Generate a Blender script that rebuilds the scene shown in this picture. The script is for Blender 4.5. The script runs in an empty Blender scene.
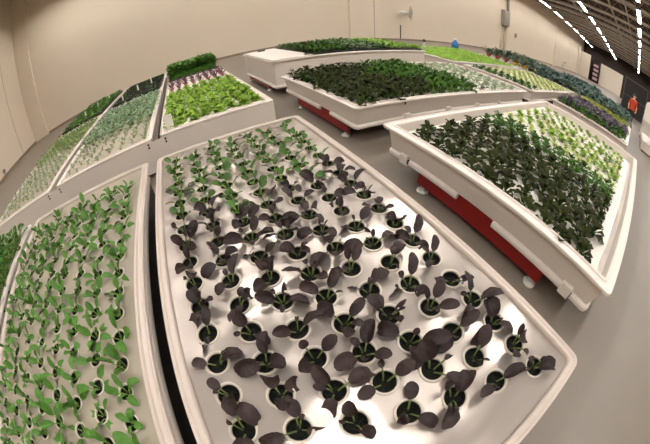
import bpy, bmesh, math, random
from mathutils import Vector, Matrix
random.seed(7)
PI = math.pi
scene = bpy.context.scene
COL = scene.collection

# ------------------------------------------------------------------ camera (full-frame diagonal fisheye), world, exposure
cam = bpy.data.cameras.new('camera')
cam.type = 'PANO'
cam.panorama_type = 'FISHEYE_EQUISOLID'
cam.sensor_fit = 'HORIZONTAL'
cam.sensor_width = 36.0
cam.sensor_height = 36.0 * 444 / 650
cam.fisheye_lens = 286.7 * 36.0 / 650
cam.fisheye_fov = math.radians(200)
cam.clip_end = 300
cam_ob = bpy.data.objects.new('camera', cam)
COL.objects.link(cam_ob)
cam_ob.matrix_world = Matrix((
    (0.87999293, 0.34512377, -0.32634647, 0.0),
    (-0.47262801, 0.5678375, -0.67393125, 0.0),
    (-0.04727793, 0.74729522, 0.66280815, 1.5),
    (0, 0, 0, 1)))
scene.camera = cam_ob
world = bpy.data.worlds.new('world')
scene.world = world
world.use_nodes = True
world.node_tree.nodes['Background'].inputs[0].default_value = (0.30, 0.25, 0.20, 1)
world.node_tree.nodes['Background'].inputs[1].default_value = 0.02
vs = scene.view_settings
vs.view_transform = 'Standard'
vs.look = 'None'
vs.gamma = 1.0
vs.use_curve_mapping = False
vs.exposure = 0.14
scene.cycles.sample_clamp_indirect = 3.0
LAMP_POWER = 99.0
LAMP_COLOR = (1.0, 0.955, 0.925)

# ------------------------------------------------------------------ helpers
def s2l(c):
    return tuple((x / 12.92 if x <= 0.04045 else ((x + 0.055) / 1.055) ** 2.4) for x in (v / 255.0 for v in c))

def mat(name, rgb, rough=0.5, metal=0.0, vary=0.0, nscale=8.0, bump=0.0, bscale=60.0, rand=0.0, stretch=None, spec=0.5, rough_vary=0.0, subsurf=0.0):
    m = bpy.data.materials.new(name)
    m.use_nodes = True
    nt = m.node_tree
    b = nt.nodes['Principled BSDF']
    base = s2l(rgb)
    b.inputs['Roughness'].default_value = rough
    b.inputs['Metallic'].default_value = metal
    b.inputs['Specular IOR Level'].default_value = spec
    b.inputs['Base Color'].default_value = (*base, 1)
    tc = nt.nodes.new('ShaderNodeTexCoord')
    vec = tc.outputs['Object']
    if stretch:
        mp = nt.nodes.new('ShaderNodeMapping')
        mp.inputs['Scale'].default_value = stretch
        nt.links.new(vec, mp.inputs['Vector'])
        vec = mp.outputs['Vector']
    col = None
    if vary > 0:
        n = nt.nodes.new('ShaderNodeTexNoise')
        n.inputs['Scale'].default_value = nscale
        n.inputs['Detail'].default_value = 5
        nt.links.new(vec, n.inputs['Vector'])
        r = nt.nodes.new('ShaderNodeMapRange')
        r.inputs['From Min'].default_value = 0.3
        r.inputs['From Max'].default_value = 0.7
        r.inputs['To Min'].default_value = 1 - vary
        r.inputs['To Max'].default_value = 1 + vary
        nt.links.new(n.outputs['Fac'], r.inputs['Value'])
        h = nt.nodes.new('ShaderNodeHueSaturation')
        h.inputs['Color'].default_value = (*base, 1)
        nt.links.new(r.outputs['Result'], h.inputs['Value'])
        col = h.outputs['Color']
        if rough_vary > 0:
            r2 = nt.nodes.new('ShaderNodeMapRange')
            r2.inputs['From Min'].default_value = 0.3
            r2.inputs['From Max'].default_value = 0.7
            r2.inputs['To Min'].default_value = max(0.03, rough - rough_vary)
            r2.inputs['To Max'].default_value = rough + rough_vary
            nt.links.new(n.outputs['Fac'], r2.inputs['Value'])
            nt.links.new(r2.outputs['Result'], b.inputs['Roughness'])
    if rand > 0:
        oi = nt.nodes.new('ShaderNodeObjectInfo')
        r = nt.nodes.new('ShaderNodeMapRange')
        r.inputs['To Min'].default_value = 1 - rand
        r.inputs['To Max'].default_value = 1 + rand
        nt.links.new(oi.outputs['Random'], r.inputs['Value'])
        h = nt.nodes.new('ShaderNodeHueSaturation')
        h.inputs['Color'].default_value = (*base, 1)
        if col is not None:
            nt.links.new(col, h.inputs['Color'])
        nt.links.new(r.outputs['Result'], h.inputs['Value'])
        col = h.outputs['Color']
    if col is not None:
        nt.links.new(col, b.inputs['Base Color'])
    if bump > 0:
        n = nt.nodes.new('ShaderNodeTexNoise')
        n.inputs['Scale'].default_value = bscale
        n.inputs['Detail'].default_value = 4 if bscale > 5 else 0
        nt.links.new(vec, n.inputs['Vector'])
        bp = nt.nodes.new('ShaderNodeBump')
        bp.inputs['Strength'].default_value = bump
        bp.inputs['Distance'].default_value = 0.02
        nt.links.new(n.outputs['Fac'], bp.inputs['Height'])
        nt.links.new(bp.outputs['Normal'], b.inputs['Normal'])
    if subsurf > 0:
        b.inputs['Subsurface Weight'].default_value = subsurf
        b.inputs['Subsurface Radius'].default_value = (0.01, 0.01, 0.005)
    return m

def emat(name, rgb, strength):
    m = bpy.data.materials.new(name)
    m.use_nodes = True
    b = m.node_tree.nodes['Principled BSDF']
    b.inputs['Base Color'].default_value = (0.9, 0.9, 0.9, 1)
    b.inputs['Emission Color'].default_value = (*rgb, 1)
    b.inputs['Emission Strength'].default_value = strength
    return m

class MB:
    """Collects shapes; build() links them as one mesh object."""
    def __init__(self):
        self.v, self.f, self.m, self.s = [], [], [], []
    def add(self, vs, fs, mi=0, smooth=False):
        o = len(self.v)
        self.v += [tuple(p) for p in vs]
        for f in fs:
            self.f.append(tuple(i + o for i in f)); self.m.append(mi); self.s.append(smooth)
    def box(self, x0, x1, y0, y1, z0, z1, mi=0):
        vs = [(x0, y0, z0), (x1, y0, z0), (x1, y1, z0), (x0, y1, z0), (x0, y0, z1), (x1, y0, z1), (x1, y1, z1), (x0, y1, z1)]
        self.add(vs, [(0, 3, 2, 1), (4, 5, 6, 7), (0, 1, 5, 4), (1, 2, 6, 5), (2, 3, 7, 6), (3, 0, 4, 7)], mi)
    def bbox(self, x0, x1, y0, y1, z0, z1, b=0.01, mi=0):
        """box with chamfered vertical and top edges (lofted rounded rectangle)"""
        self.loft([rrect(x0, x1, y0, y1, b, z0), rrect(x0, x1, y0, y1, b, z1 - b), rrect(x0 + b * .7, x1 - b * .7, y0 + b * .7, y1 - b * .7, b, z1)], True, True, mi)
    def loft(self, rings, cap0=False, cap1=False, mi=0, smooth=False):
        n = len(rings[0])
        vs = [p for r in rings for p in r]
        fs = []
        for k in range(len(rings) - 1):
            for i in range(n):
                j = (i + 1) % n
                fs.append((k * n + i, k * n + j, (k + 1) * n + j, (k + 1) * n + i))
        if cap0: fs.append(tuple(range(n - 1, -1, -1)))
        if cap1: fs.append(tuple((len(rings) - 1) * n + i for i in range(n)))
        self.add(vs, fs, mi, smooth)
    def lathe(self, prof, c=(0, 0, 0), n=20, mi=0, smooth=True, cap0=False, cap1=False):
        rings = [[(c[0] + r * math.cos(2 * PI * i / n), c[1] + r * math.sin(2 * PI * i / n), c[2] + z) for i in range(n)] for r, z in prof]
        self.loft(rings, cap0, cap1, mi, smooth)
    def tube(self, pts, rad, n=8, mi=0, smooth=True):
        P = [Vector(p) for p in pts]
        rings = []
        for i, p in enumerate(P):
            d = (P[min(i + 1, len(P) - 1)] - P[max(i - 1, 0)]).normalized()
            a = d.cross(Vector((0, 0, 1)))
            if a.length < 1e-3: a = Vector((1, 0, 0))
            a.normalize(); b = d.cross(a)
            r = rad[i] if isinstance(rad, (list, tuple)) else rad
            rings.append([tuple(p + (a * math.cos(2 * PI * k / n) + b * math.sin(2 * PI * k / n)) * r) for k in range(n)])
        self.loft(rings, True, True, mi, smooth)
    def mesh(self, name, mats):
        me = bpy.data.meshes.new(name)
        me.from_pydata(self.v, [], self.f)
        for m in (mats if isinstance(mats, (list, tuple)) else [mats]):
            me.materials.append(m)
        me.polygons.foreach_set('material_index', self.m)
        me.polygons.foreach_set('use_smooth', self.s)
        me.update()
        return me
    def build(self, name, mats, parent=None, loc=(0, 0, 0)):
        return link(name, self.mesh(name, mats), parent, loc)

def link(name, data, parent=None, loc=(0, 0, 0), rz=0.0, sc=1.0):
    o = bpy.data.objects.new(name, data)
    COL.objects.link(o)
    if parent is not None: o.parent = parent
    o.location = loc
    o.rotation_euler = (0, 0, rz)
    o.scale = (sc, sc, sc)
    return o

def tag(o, label=None, cat=None, group=None, kind=None):
    if label: o['label'] = label
    if cat: o['category'] = cat
    if group: o['group'] = group
    if kind: o['kind'] = kind
    return o

def thing(name, label, cat, loc=(0, 0, 0), rz=0.0, group=None):
    return tag(link(name, None, None, loc, rz), label, cat, group)

def rrect(x0, x1, y0, y1, r, z, k=4):
    out = []
    for cx, cy, a0 in ((x1 - r, y1 - r, 0), (x0 + r, y1 - r, 90), (x0 + r, y0 + r, 180), (x1 - r, y0 + r, 270)):
        for i in range(k + 1):
            a = math.radians(a0 + 90 * i / k)
            out.append((cx + r * math.cos(a), cy + r * math.sin(a), z))
    return out

ORD = ['first', 'second', 'third', 'fourth', 'fifth', 'sixth', 'seventh', 'eighth', 'ninth', 'tenth', 'eleventh', 'twelfth', 'thirteenth', 'fourteenth',
       'fifteenth', 'sixteenth', 'seventeenth', 'eighteenth', 'nineteenth', 'twentieth'] + ['twenty-' + w for w in ('first', 'second', 'third', 'fourth', 'fifth', 'sixth', 'seventh', 'eighth', 'ninth')]

# ------------------------------------------------------------------ materials
M = {}
M['wall'] = mat('cream_wall_paint', (229, 215, 194), 0.75, vary=0.025, nscale=0.35, spec=0.2)
M['wall_dark'] = mat('dark_end_wall', (46, 34, 30), 0.8, vary=0.15, nscale=0.5)
M['white_panel'] = mat('white_painted_panel', (228, 216, 198), 0.6, vary=0.02, nscale=1.0)
M['trim'] = mat('brown_grey_skirting', (140, 124, 104), 0.6, vary=0.1, nscale=3)
M['seam'] = mat('wall_seam_joint', (176, 160, 138), 0.7)  # panel seam strips, one even tone darker than the wall paint
M['floor'] = mat('sealed_concrete_floor', (124, 115, 104), 0.40, vary=0.05, nscale=1.2)
M['ceiling'] = mat('brown_metal_deck', (92, 70, 58), 0.7, vary=0.2, nscale=0.6)
M['joist'] = mat('grey_steel_joist', (232, 226, 216), 0.5, vary=0.08, nscale=1.0)
M['hood'] = mat('lamp_hood_grey', (120, 112, 102), 0.5)
M['lamp'] = emat('lamp_tube_glow', LAMP_COLOR, LAMP_POWER)
M['tub'] = mat('white_moulded_plastic', (234, 224, 213), 0.38, vary=0.02, nscale=2.0, bump=0.02, bscale=25)
M['tub_dull'] = mat('off_white_moulded_plastic', (204, 191, 179), 0.36, vary=0.03, nscale=2.0, bump=0.02, bscale=25)
M['raft_white'] = mat('white_raft_board', (236, 230, 218), 0.5, vary=0.02, nscale=5)
M['raft_film'] = mat('silvery_raft_sheet', (190, 180, 170), 0.29, metal=0.7, vary=0.04, nscale=2.2)
M['raft_dull'] = mat('dull_grey_raft_sheet', (160, 150, 132), 0.42, vary=0.08, nscale=3)
M['raft_grey'] = mat('grey_raft_sheet', (186, 174, 156), 0.42, vary=0.07, nscale=3, bump=0.05, bscale=12)
M['cup'] = mat('translucent_white_cup', (204, 195, 180), 0.35, vary=0.03, nscale=20, subsurf=0.2)
M['soil'] = mat('dark_wet_growing_plug', (15, 17, 11), 0.6, spec=0.2, vary=0.5, nscale=60, bump=0.6, bscale=120)
M['red'] = mat('red_painted_steel', (132, 12, 8), 0.4, vary=0.06, nscale=4)
M['redbrown'] = mat('brown_red_steel', (142, 66, 50), 0.45, vary=0.08, nscale=4)
M['zinc'] = mat('zinc_plated_steel', (222, 220, 212), 0.3, metal=0.35)
M['black'] = mat('black_plastic', (24, 22, 20), 0.45)
M['tray_black'] = mat('black_nursery_tray', (22, 20, 17), 0.55, vary=0.2, nscale=20)
M['tag'] = mat('white_plant_tag', (240, 236, 226), 0.4)
M['purple'] = mat('purple_bronze_leaf', (46, 34, 33), 0.45, spec=0.25, vary=0.28, nscale=45, bump=0.25, bscale=70, rand=0.22)
M['stem'] = mat('pale_green_stem', (124, 152, 66), 0.45, vary=0.1, nscale=30)
M['dullstem'] = mat('dull_green_purple_stem', (92, 106, 56), 0.45, vary=0.2, nscale=30)
M['green'] = mat('fresh_green_leaf', (66, 100, 38), 0.45, spec=0.25, vary=0.18, nscale=40, bump=0.2, bscale=70, rand=0.22)
M['bright'] = mat('bright_green_leaf', (74, 118, 42), 0.45, spec=0.25, vary=0.16, nscale=40, bump=0.2, bscale=70, rand=0.2)
M['bronze'] = mat('dark_olive_bronze_leaf', (40, 46, 12), 0.55, spec=0.08, vary=0.25, nscale=30, rand=0.28)
M['mid'] = mat('mid_green_leaf', (52, 88, 18), 0.55, spec=0.1, vary=0.2, nscale=30, rand=0.25)
M['lettuce'] = mat('light_lettuce_leaf', (134, 168, 56), 0.5, spec=0.2, vary=0.15, nscale=30, rand=0.15)
M['pale'] = mat('pale_young_leaf', (180, 192, 104), 0.5, vary=0.12, nscale=30, rand=0.15)
M['softgreen'] = mat('soft_olive_green_leaf', (106, 128, 62), 0.5, vary=0.2, nscale=30, rand=0.25)
M['kale'] = mat('blue_green_kale_leaf', (70, 92, 84), 0.55, spec=0.25, vary=0.2, nscale=25, rand=0.2)
M['bluegreen'] = mat('soft_blue_green_leaf', (112, 142, 106), 0.5, vary=0.18, nscale=30, rand=0.2)
M['greygreen'] = mat('grey_green_leaf', (134, 150, 116), 0.5, vary=0.15, nscale=30, rand=0.2)
M['violet'] = mat('dusky_violet_leaf', (80, 66, 80), 0.45, spec=0.2, vary=0.25, nscale=25, rand=0.25)
M['redstem'] = mat('pink_red_stalk', (150, 84, 88), 0.5, vary=0.1, nscale=20)
M['chard'] = mat('dark_chard_leaf', (40, 68, 30), 0.4, vary=0.25, nscale=20, rand=0.25)
M['chardred'] = mat('red_chard_stalk', (150, 58, 40), 0.4, vary=0.2, nscale=20)
M['chardyellow'] = mat('yellow_chard_stalk', (214, 164, 30), 0.4, vary=0.15, nscale=20)
M['hedge'] = mat('dense_cress_green', (58, 100, 28), 0.6, spec=0.2, vary=0.3, nscale=30)
M['hedge2'] = mat('dense_cress_bright', (98, 142, 50), 0.5, vary=0.3, nscale=30)
M['cress'] = mat('yellow_green_cress', (140, 178, 46), 0.5, vary=0.2, nscale=30)
M['olive'] = mat('olive_yellow_cress', (132, 138, 30), 0.6, vary=0.2, nscale=30)
M['box_grey'] = mat('grey_metal_enclosure', (164, 160, 150), 0.4, metal=0.3)
M['white_metal'] = mat('white_powder_coat', (232, 226, 214), 0.4)
M['blue'] = mat('blue_plastic', (40, 110, 176), 0.35)
M['dark_frame'] = mat('dark_grey_frame', (74, 68, 64), 0.5)
M['dark_panel'] = mat('near_black_mesh_panel', (17, 13, 12), 0.6, vary=0.2, nscale=5)
M['pink'] = mat('pale_pink_carton', (206, 170, 168), 0.6)
M['shirt'] = mat('orange_red_shirt_cloth', (196, 66, 30), 0.8, vary=0.1, nscale=12)
M['skin'] = mat('skin', (206, 160, 132), 0.55)
M['hair'] = mat('dark_hair', (40, 22, 20), 0.6)
M['trouser'] = mat('dark_trouser_cloth', (38, 34, 36), 0.85)

def struct(name, mb, m, parent=None):
    o = mb.build(name, m, parent)
    if parent is None: o['kind'] = 'structure'
    return o

# ------------------------------------------------------------------ the hall
XL, XR, YB, YF, HC = -9.35, 72.0, 15.2, -9.0, 9.7
b = MB(); b.box(XL - .3, XR + .3, YF - .3, YB + .3, -0.2, 0.0); struct('floor', b, M['floor'])
b = MB(); b.box(XL - .3, XR + .3, YB, YB + .3, 0, HC); wb = struct('wall_back', b, M['wall'])
b = MB(); b.box(XL - .3, XL, YF, YB, 0, HC); wl = struct('wall_left', b, M['wall'])
b = MB(); b.box(XL - .3, XR + .3, YF - .3, YF, 0, HC); struct('wall_front', b, M['wall'])
b = MB(); b.box(XR, XR + .3, YF, YB, 0, HC); struct('wall_end', b, M['wall_dark'])
b = MB()
n = 120
b.box(XL - .3, XR + .3, YF - .3, YB + .3, HC + .12, HC + .2)
for i in range(n):
    y0 = YF - .3 + (YB - YF + .6) * i / n
    b.box(XL - .3, XR + .3, y0, y0 + .1, HC, HC + .12)
struct('ceiling', b, M['ceiling'])
# wall pilasters (one in the corner, then every bay) and panel seams
for i, (x0, x1) in enumerate(((XL + .002, -8.3), (9.75, 10.45), (29.3, 29.95), (47.6, 48.8), (66.5, 68.0))):
    b = MB(); b.bbox(x0, x1, YB - .14, YB, 0, HC, .02); struct('pillar_back', b, M['wall'])
for x in (11.65,):
    b = MB(); b.box(x - .025, x + .025, YB - .012, YB, 0.12, HC - 2.5); struct('trim_wall_seam', b, M['seam'])
for y in (13.3, 9.3):
    b = MB(); b.box(XL, XL + .012, y - .012, y + .012, 0.12, HC - 2.5); struct('trim_wall_seam', b, M['seam'])
b = MB(); b.box(XL, XR, YB - .03, YB, 0, .11); struct('baseboard_back', b, M['trim'])
b = MB(); b.box(XL, XL + .03, YF, YB, 0, .11); struct('baseboard_left', b, M['trim'])
# roof joists with chords and webs, and a long conduit
def joist(x):
    b = MB()
    z0, z1 = 8.55, 9.45
    b.box(x - .26, x + .26, YF, YB, z0, z0 + .12); b.box(x - .16, x + .16, YF, YB, z1, z1 + .22)
    k = 18; st = (YB - YF) / k
    for i in range(k):
        y = YF + st * i
        b.tube([(x, y, z0 + .05), (x, y + st / 2, z1), (x, y + st, z0 + .05)], .028, 5, smooth=False)
    o = b.build('roof_joist', M['joist']); o['kind'] = 'structure'
for i in range(21):
    joist(-7.0 + 3.75 * i)
# three purlins, each its own
for y in (-6.0, 3.6, 9.2):
    b = MB(); b.box(XL, XR, y - .09, y + .09, 9.47, 9.67); o = b.build('beam_roof', M['joist']); o['kind'] = 'structure'
b = MB(); b.tube([(XL, 1.5, 8.4), (XR, 1.5, 8.4)], .06, 8); tag(b.build('ceiling_conduit', M['joist']), 'long thin grey conduit running under the roof joists', 'conduit')

# strip lamps in long rows under the joists
def lamp_proto():
    L = 3.8
    h = MB()
    zt, w = 0.26, 0.19
    h.box(-L / 2, L / 2, -w, w, zt, zt + .02)
    for s in (-1, 1):
        h.box(-L / 2, L / 2, s * w - .012, s * w + .012, 0.0, zt)
        h.box(s * (L / 2) - .012, s * (L / 2) + .012, -w, w, 0.0, zt)
    t = MB(); t.lathe([(0.0001, 0), (.065, 0), (.065, L - .1), (0.0001, L - .1)], n=10, smooth=False)
    t.v = [(z - (L - .1) / 2, x, y + 0.12) for x, y, z in t.v]
    c = MB(); c.tube([(0, 0, zt + .02), (0, 0, 1.90)], .012, 6)
    return h.mesh('lamp_hood', M['hood']), t.mesh('lamp_tube', M['lamp']), c.mesh('hanger', M['hood'])
HOOD, TUBE, HANG = lamp_proto()
ROWS = ((12.55, 'row beside the back wall'), (6.4, 'middle row'), (0.3, 'row above the near tubs'), (-6.0, 'row above the floor aisle'))
for y, rn in ROWS:
    for k in range(14):
        x = -4.9 + 5.62 * k + (0.0 if y > 3 else -.3)
        r = thing('strip_lamp', 'glowing strip lamp, %s from the left wall, %s' % (ORD[k], rn), 'lamp', (x, y, 7.86), group='strip lamps under the roof joists')
        link('hood', HOOD, r); link('lamp_tube', TUBE, r); link('hanger', HANG, r, (-1.5, 0, 0)); link('hanger', HANG, r, (1.5, 0, 0))

# far end: white roller door, low white partition, shelving, dark framed gate
b = MB(); b.box(XR - .10, XR, 4.1, 10.2, 0, 5.3)
for i in range(9): b.box(XR - .12, XR - .10, 4.1, 10.2, .3 + .55 * i, .32 + .55 * i)
struct('door_1', b, M['white_panel'])
b = MB(); b.box(XR - 2.0, XR - 1.8, 12.75, YB, 0, 5.9); struct('wall_partition', b, M['white_panel'])
r = thing('shelf_rack', 'tall dark shelf rack with pale pink cartons between the white partition and white door', 'shelf', (XR - .9, 11.5, 0))
for s in (-1, 1):
    b = MB(); b.box(-.4, .4, s * 1.1 - .05, s * 1.1 + .05, 0, 5.2); b.build('upright', M['dark_panel'], r)
for k in range(5):
    b = MB(); b.box(-.4, .4, -1.1, 1.1, .5 + k * 1.05, .56 + k * 1.05); b.build('shelf', M['dark_panel'], r)
for k in range(4):
    b = MB(); b.bbox(-.35, .35, -.9, .3, 0, .6, .03)
    o = b.build('carton', M['pink'], None, (XR - .9, 11.5 + .1 * (k % 2), .561 + k * 1.05))
    tag(o, 'pale pink carton on the %s shelf from the floor of the tall dark rack' % ORD[k], 'box', 'cartons on the rack')
r = thing('framed_gate', 'dark mesh gate panel in a thin grey frame behind the person in orange', 'gate', (27.0, .05, 0))
b = MB()
for y in (-1.2, 1.2): b.box(-.04, .04, y - .04, y + .04, 0, 3.0)
for z in (.02, 2.96): b.box(-.04, .04, -1.2, 1.2, z, z + .08)
b.box(-.035, .035, -1.2, 1.2, 1.5, 1.56)
b.build('gate_frame', M['dark_frame'], r)
b = MB(); b.box(-.012, .012, -1.17, 1.17, .08, 2.98); b.build('mesh_panel', M['dark_panel'], r)
for y in (-.9, .9):
    b = MB(); b.box(-.35, .35, y - .05, y + .05, 0, .04); b.build('foot', M['dark_frame'], r)

# ------------------------------------------------------------------ wall fittings
def turn(o, a=math.radians(-38), p=Vector((0, -.5, 0))):      # the fan head swivelled on its arm
    q = p - Matrix.Rotation(a, 3, 'Z') @ p
    o.location = q; o.rotation_euler = (0, 0, a)
r = thing('wall_fan', 'white wall fan on the cream back wall above the raised tub', 'fan', (13.75, YB, 2.05))
b = MB(); b.bbox(-.14, .14, -.10, -.001, -.16, .16, .02); b.build('bracket', M['white_metal'], r)
b = MB(); b.tube([(0, -.08, 0), (.05, -.45, .05)], .05); b.build('arm', M['white_metal'], r)
b = MB(); b.tube([(-.30, -.50, .05), (.26, -.50, .05)], [.13, .17], 12); turn(b.build('motor', M['white_metal'], r))
b = MB()
for rr in (.16, .30, .44, .56):
    pts = [(.42 + .10 * (1 - rr / .56), -.5 + rr * math.cos(a), .05 + rr * math.sin(a)) for a in [2 * PI * i / 24 for i in range(25)]]
    b.tube(pts, .016, 5)
for i in range(12):
    a = 2 * PI * i / 12
    b.tube([(.55, -.5, .05), (.42, -.5 + .56 * math.cos(a), .05 + .56 * math.sin(a))], .010, 5)
turn(b.build('guard', M['box_grey'], r))
b = MB()
for i in range(3):
    a = 2 * PI * i / 3
    b.add([(.33, -.5, .05), (.36, -.5 + .45 * math.cos(a - .35), .05 + .45 * math.sin(a - .35)), (.31, -.5 + .48 * math.cos(a), .05 + .48 * math.sin(a)), (.29, -.5 + .42 * math.cos(a + .3), .05 + .42 * math.sin(a + .3))], [(0, 1, 2, 3)])
turn(b.build('blade_set', M['box_grey'], r))
b = MB(); b.tube([(13.85, YB - .03, .12), (13.85, YB - .03, 1.15)], .035); tag(b.build('wall_pipe', M['black']), 'short dark upright pipe on the back wall below the white fan', 'pipe')
r = thing('fuse_box', 'grey metal electrical box with conduit on the cream back wall', 'electrical box', (28.7, YB - .005, 3.15))
b = MB(); b.bbox(-.75, .55, -.42, -.001, 0, 1.75, .03); b.build('enclosure', M['box_grey'], r)
b = MB(); b.bbox(-.62, .42, -.46, -.42, .1, 1.6, .01); b.build('door_panel', M['box_grey'], r)
b = MB(); b.tube([(.35, -.25, 1.7), (.35, -.25, 5.4)], .16); b.build('conduit', M['box_grey'], r)
b = MB(); b.tube([(-.45, -.12, .02), (-.45, -.12, -1.0), (-.7, -.12, -1.5), (-.7, -.12, -2.9)], .09); b.build('conduit', M['wall'], r)
b = MB(); b.tube([(.25, -.12, .02), (.15, -.12, -1.2), (.15, -.12, -2.9)], .09); b.build('conduit', M['wall'], r)
b = MB(); b.bbox(31.45, 31.8, YB - .16, YB, 2.15, 2.65, .02); tag(b.build('wall_switch', M['trim']), 'small brown switch box on the back wall beside the grey electrical box', 'switch')
r = thing('hose_reel', 'round pale disc low on the back wall above the blue-green kale', 'reel', (53.9, YB - .012, 1.3))
b = MB(); b.lathe([(.001, 0), (.75, 0), (.85, .1), (.85, .3), (.6, .36), (.001, .30)], n=24)
b.v = [(x, -z, y) for x, y, z in b.v]; b.build('disc', M['white_metal'], r)
b = MB(); b.lathe([(.001, .35), (.25, .35), (.2, .5), (.001, .5)], n=16); b.v = [(x, -z, y) for x, y, z in b.v]; b.build('hub', M['box_grey'], r)
r = thing('wall_socket', 'small round socket low on the left cream wall', 'socket', (XL, 11.0, .28))
b = MB(); b.lathe([(.001, 0), (.11, 0), (.11, .05), (.08, .07), (.001, .07)], n=16); b.v = [(z, x, y) for x, y, z in b.v]; b.build('plate', M['box_grey'], r)
b = MB(); b.lathe([(.001, .071), (.05, .071), (.05, .09), (.001, .09)], n=12); b.v = [(z, x, y) for x, y, z in b.v]; b.build('cover', M['black'], r)
b = MB(); b.tube([(XL + .05, 10.99, .20), (XL + .09, 10.93, .1), (XL + .12, 10.8, .02), (XL + .25, 10.2, .02)], .022); tag(b.build('power_cord', M['trim']), 'thin cord hanging from the round socket on the left wall', 'cord')

# ------------------------------------------------------------------ tubs
def tub(x0, x1, y0, y1, label, rim=0.5, drop=0.30, name='grow_tub', frame='red', notch=(), beam=None, clips=(), beamx=None, lid=None, raft=None, raftmat='raft_white', holes=None, flange=.07, group='white grow tubs', raft_rect=None, skirt=False, front_panel=False, tubmat='tub'):
    """White moulded tub on a steel frame with levelling feet; raft = top z of the float sheet."""
    r = thing(name, label, 'planter', (0, 0, 0), group=group)
    z0 = rim - drop
    R = .05
    def ring(d, z): return rrect(x0 + d, x1 - d, y0 + d, y1 - d, max(R - d * .3, .012), z)
    b = MB()
    wt, wb = .018 + flange * .30, .030 + flange * .55      # side wall: inset under the rim, inset at the foot
    zl = z0 + .055
    prof = [(wb + .06, zl - .012), (wb + .012, zl - .012), (wb, zl), (wt, rim - .04), (wt - .004, rim - .032), (.004, rim - .03), (0, rim - .024), (0, rim - .004), (.006, rim), (.014, rim - .003), (.02, rim - .01),
            (flange - .012, rim - .01), (flange - .006, rim + .004), (flange + .006, rim + .004), (flange + .012, rim - .004), (flange + .02, rim - .12), (flange + .02, rim - .14)]
    b.loft([ring(d, z) for d, z in prof], True, True)
    b.build('shell', M[tubmat], r)
    if raft is not None:
        b = MB()
        rx0, rx1, ry0, ry1 = raft_rect or (x0 + flange + .016, x1 - flange - .016, y0 + flange + .016, y1 - flange - .016)
        zt = raft
        if not holes:
            b.bbox(rx0, rx1, ry0, ry1, zt - .045, zt, .006)
        else:
            xs, dx, ys_of, dy, rad = holes
            def q(a0, a1, c0, c1):
                if a1 - a0 > 1e-5 and c1 - c0 > 1e-5:
                    nx, ny = max(1, round((a1 - a0) / .07)), max(1, round((c1 - c0) / .07))
                    vs_ = [(a0 + (a1 - a0) * u / nx, c0 + (c1 - c0) * w / ny, zt) for w in range(ny + 1) for u in range(nx + 1)]
                    b.add(vs_, [(w * (nx + 1) + u, w * (nx + 1) + u + 1, (w + 1) * (nx + 1) + u + 1, (w + 1) * (nx + 1) + u) for w in range(ny) for u in range(nx)], 0, True)
            prev = rx0
            for i, x in enumerate(xs):
                l, rr_ = x - dx / 2, x + dx / 2
                q(prev, l, ry0, ry1)
                ys = ys_of(i)
                q(l, rr_, ry0, ys[0] - dy / 2); q(l, rr_, ys[-1] + dy / 2, ry1)
                for y in ys:
                    N = 16
                    ci, co = [], []
                    for k in range(N):
                        a = 2 * PI * k / N
                        c, s = math.cos(a), math.sin(a)
                        ci.append((x + rad * c, y + rad * s, zt))
                        t = min(dx / 2 / abs(c) if abs(c) > 1e-6 else 9, dy / 2 / abs(s) if abs(s) > 1e-6 else 9)
                        co.append((x + t * c, y + t * s, zt))
                    cor = [(x + dx / 2, y + dy / 2, zt), (x - dx / 2, y + dy / 2, zt), (x - dx / 2, y - dy / 2, zt), (x + dx / 2, y - dy / 2, zt)]
                    b.add(ci + co, [(k, N + k, N + (k + 1) % N, (k + 1) % N) for k in range(N)], 0, True)
                    # fill the four corners of the cell
                    ang = [math.atan2(p[1] - y, p[0] - x) % (2 * PI) for p in cor]
                    for p, a in zip(cor, ang):
                        k = int(a / (2 * PI / N)) % N
                        b.add([co[k], p, co[(k + 1) % N]], [(0, 1, 2)], 0, True)
                prev = rr_
            q(prev, rx1, ry0, ry1)
            b.box(rx0, rx1, ry0, ry1, zt - .055, zt - .05)
            for a0, a1, c0, c1 in ((rx0, rx1, ry0, ry0 + .001), (rx0, rx1, ry1 - .001, ry1), (rx0, rx0 + .001, ry0, ry1), (rx1 - .001, rx1, ry0, ry1)):
                b.box(a0, a1, c0, c1, zt - .05, zt - .0001)
        ro = b.build('raft', M[raftmat], r)
        if holes:      # the thin sheet is slightly wavy: tilt its vertex normals
            nl = []
            for v in ro.data.vertices:
                x, y, z = v.co
                if z > zt - .0005:
                    gx = .045 * math.sin(11 * x + 3 * y + 1.0) + .040 * math.sin(23 * x - 9 * y) + .028 * math.sin(37 * x + 17 * y + 2)
                    gy = .045 * math.sin(13 * y - 4 * x + .5) + .040 * math.sin(21 * y + 12 * x + 2.2) + .028 * math.sin(41 * y - 15 * x)
                    nl.append(Vector((-gx, -gy, 1)).normalized())
                else:
                    nl.append(Vector((0, 0, 0)))
            ro.data.normals_split_custom_set_from_vertices(nl)
    # steel frame: two long rails and three cross rails, on screw feet
    zb0, zb1 = z0 - .13, z0 + .04
    zb0 = max(zb0, .065)
    if beam is None:
        beam = (y0 + .35, y1 - .35)
    fx0, fx1 = (x0 + .20, x1 - .20) if beamx is None else beamx
    if skirt: fx0, fx1, zb0 = x0 + .05, x1 - .05, .065
    if front_panel:
        b = MB(); b.box(x0 + .006, x1 - .006, y0 + .004, y0 + .016, .06, rim - .031); b.build('front_panel', M['tub'], r)
    b = MB()
    w = .05
    b.box(fx0, fx0 + w, beam[0], beam[1], zb0, zb1); b.box(fx1 - w, fx1, beam[0], beam[1], zb0, zb1)
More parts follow.
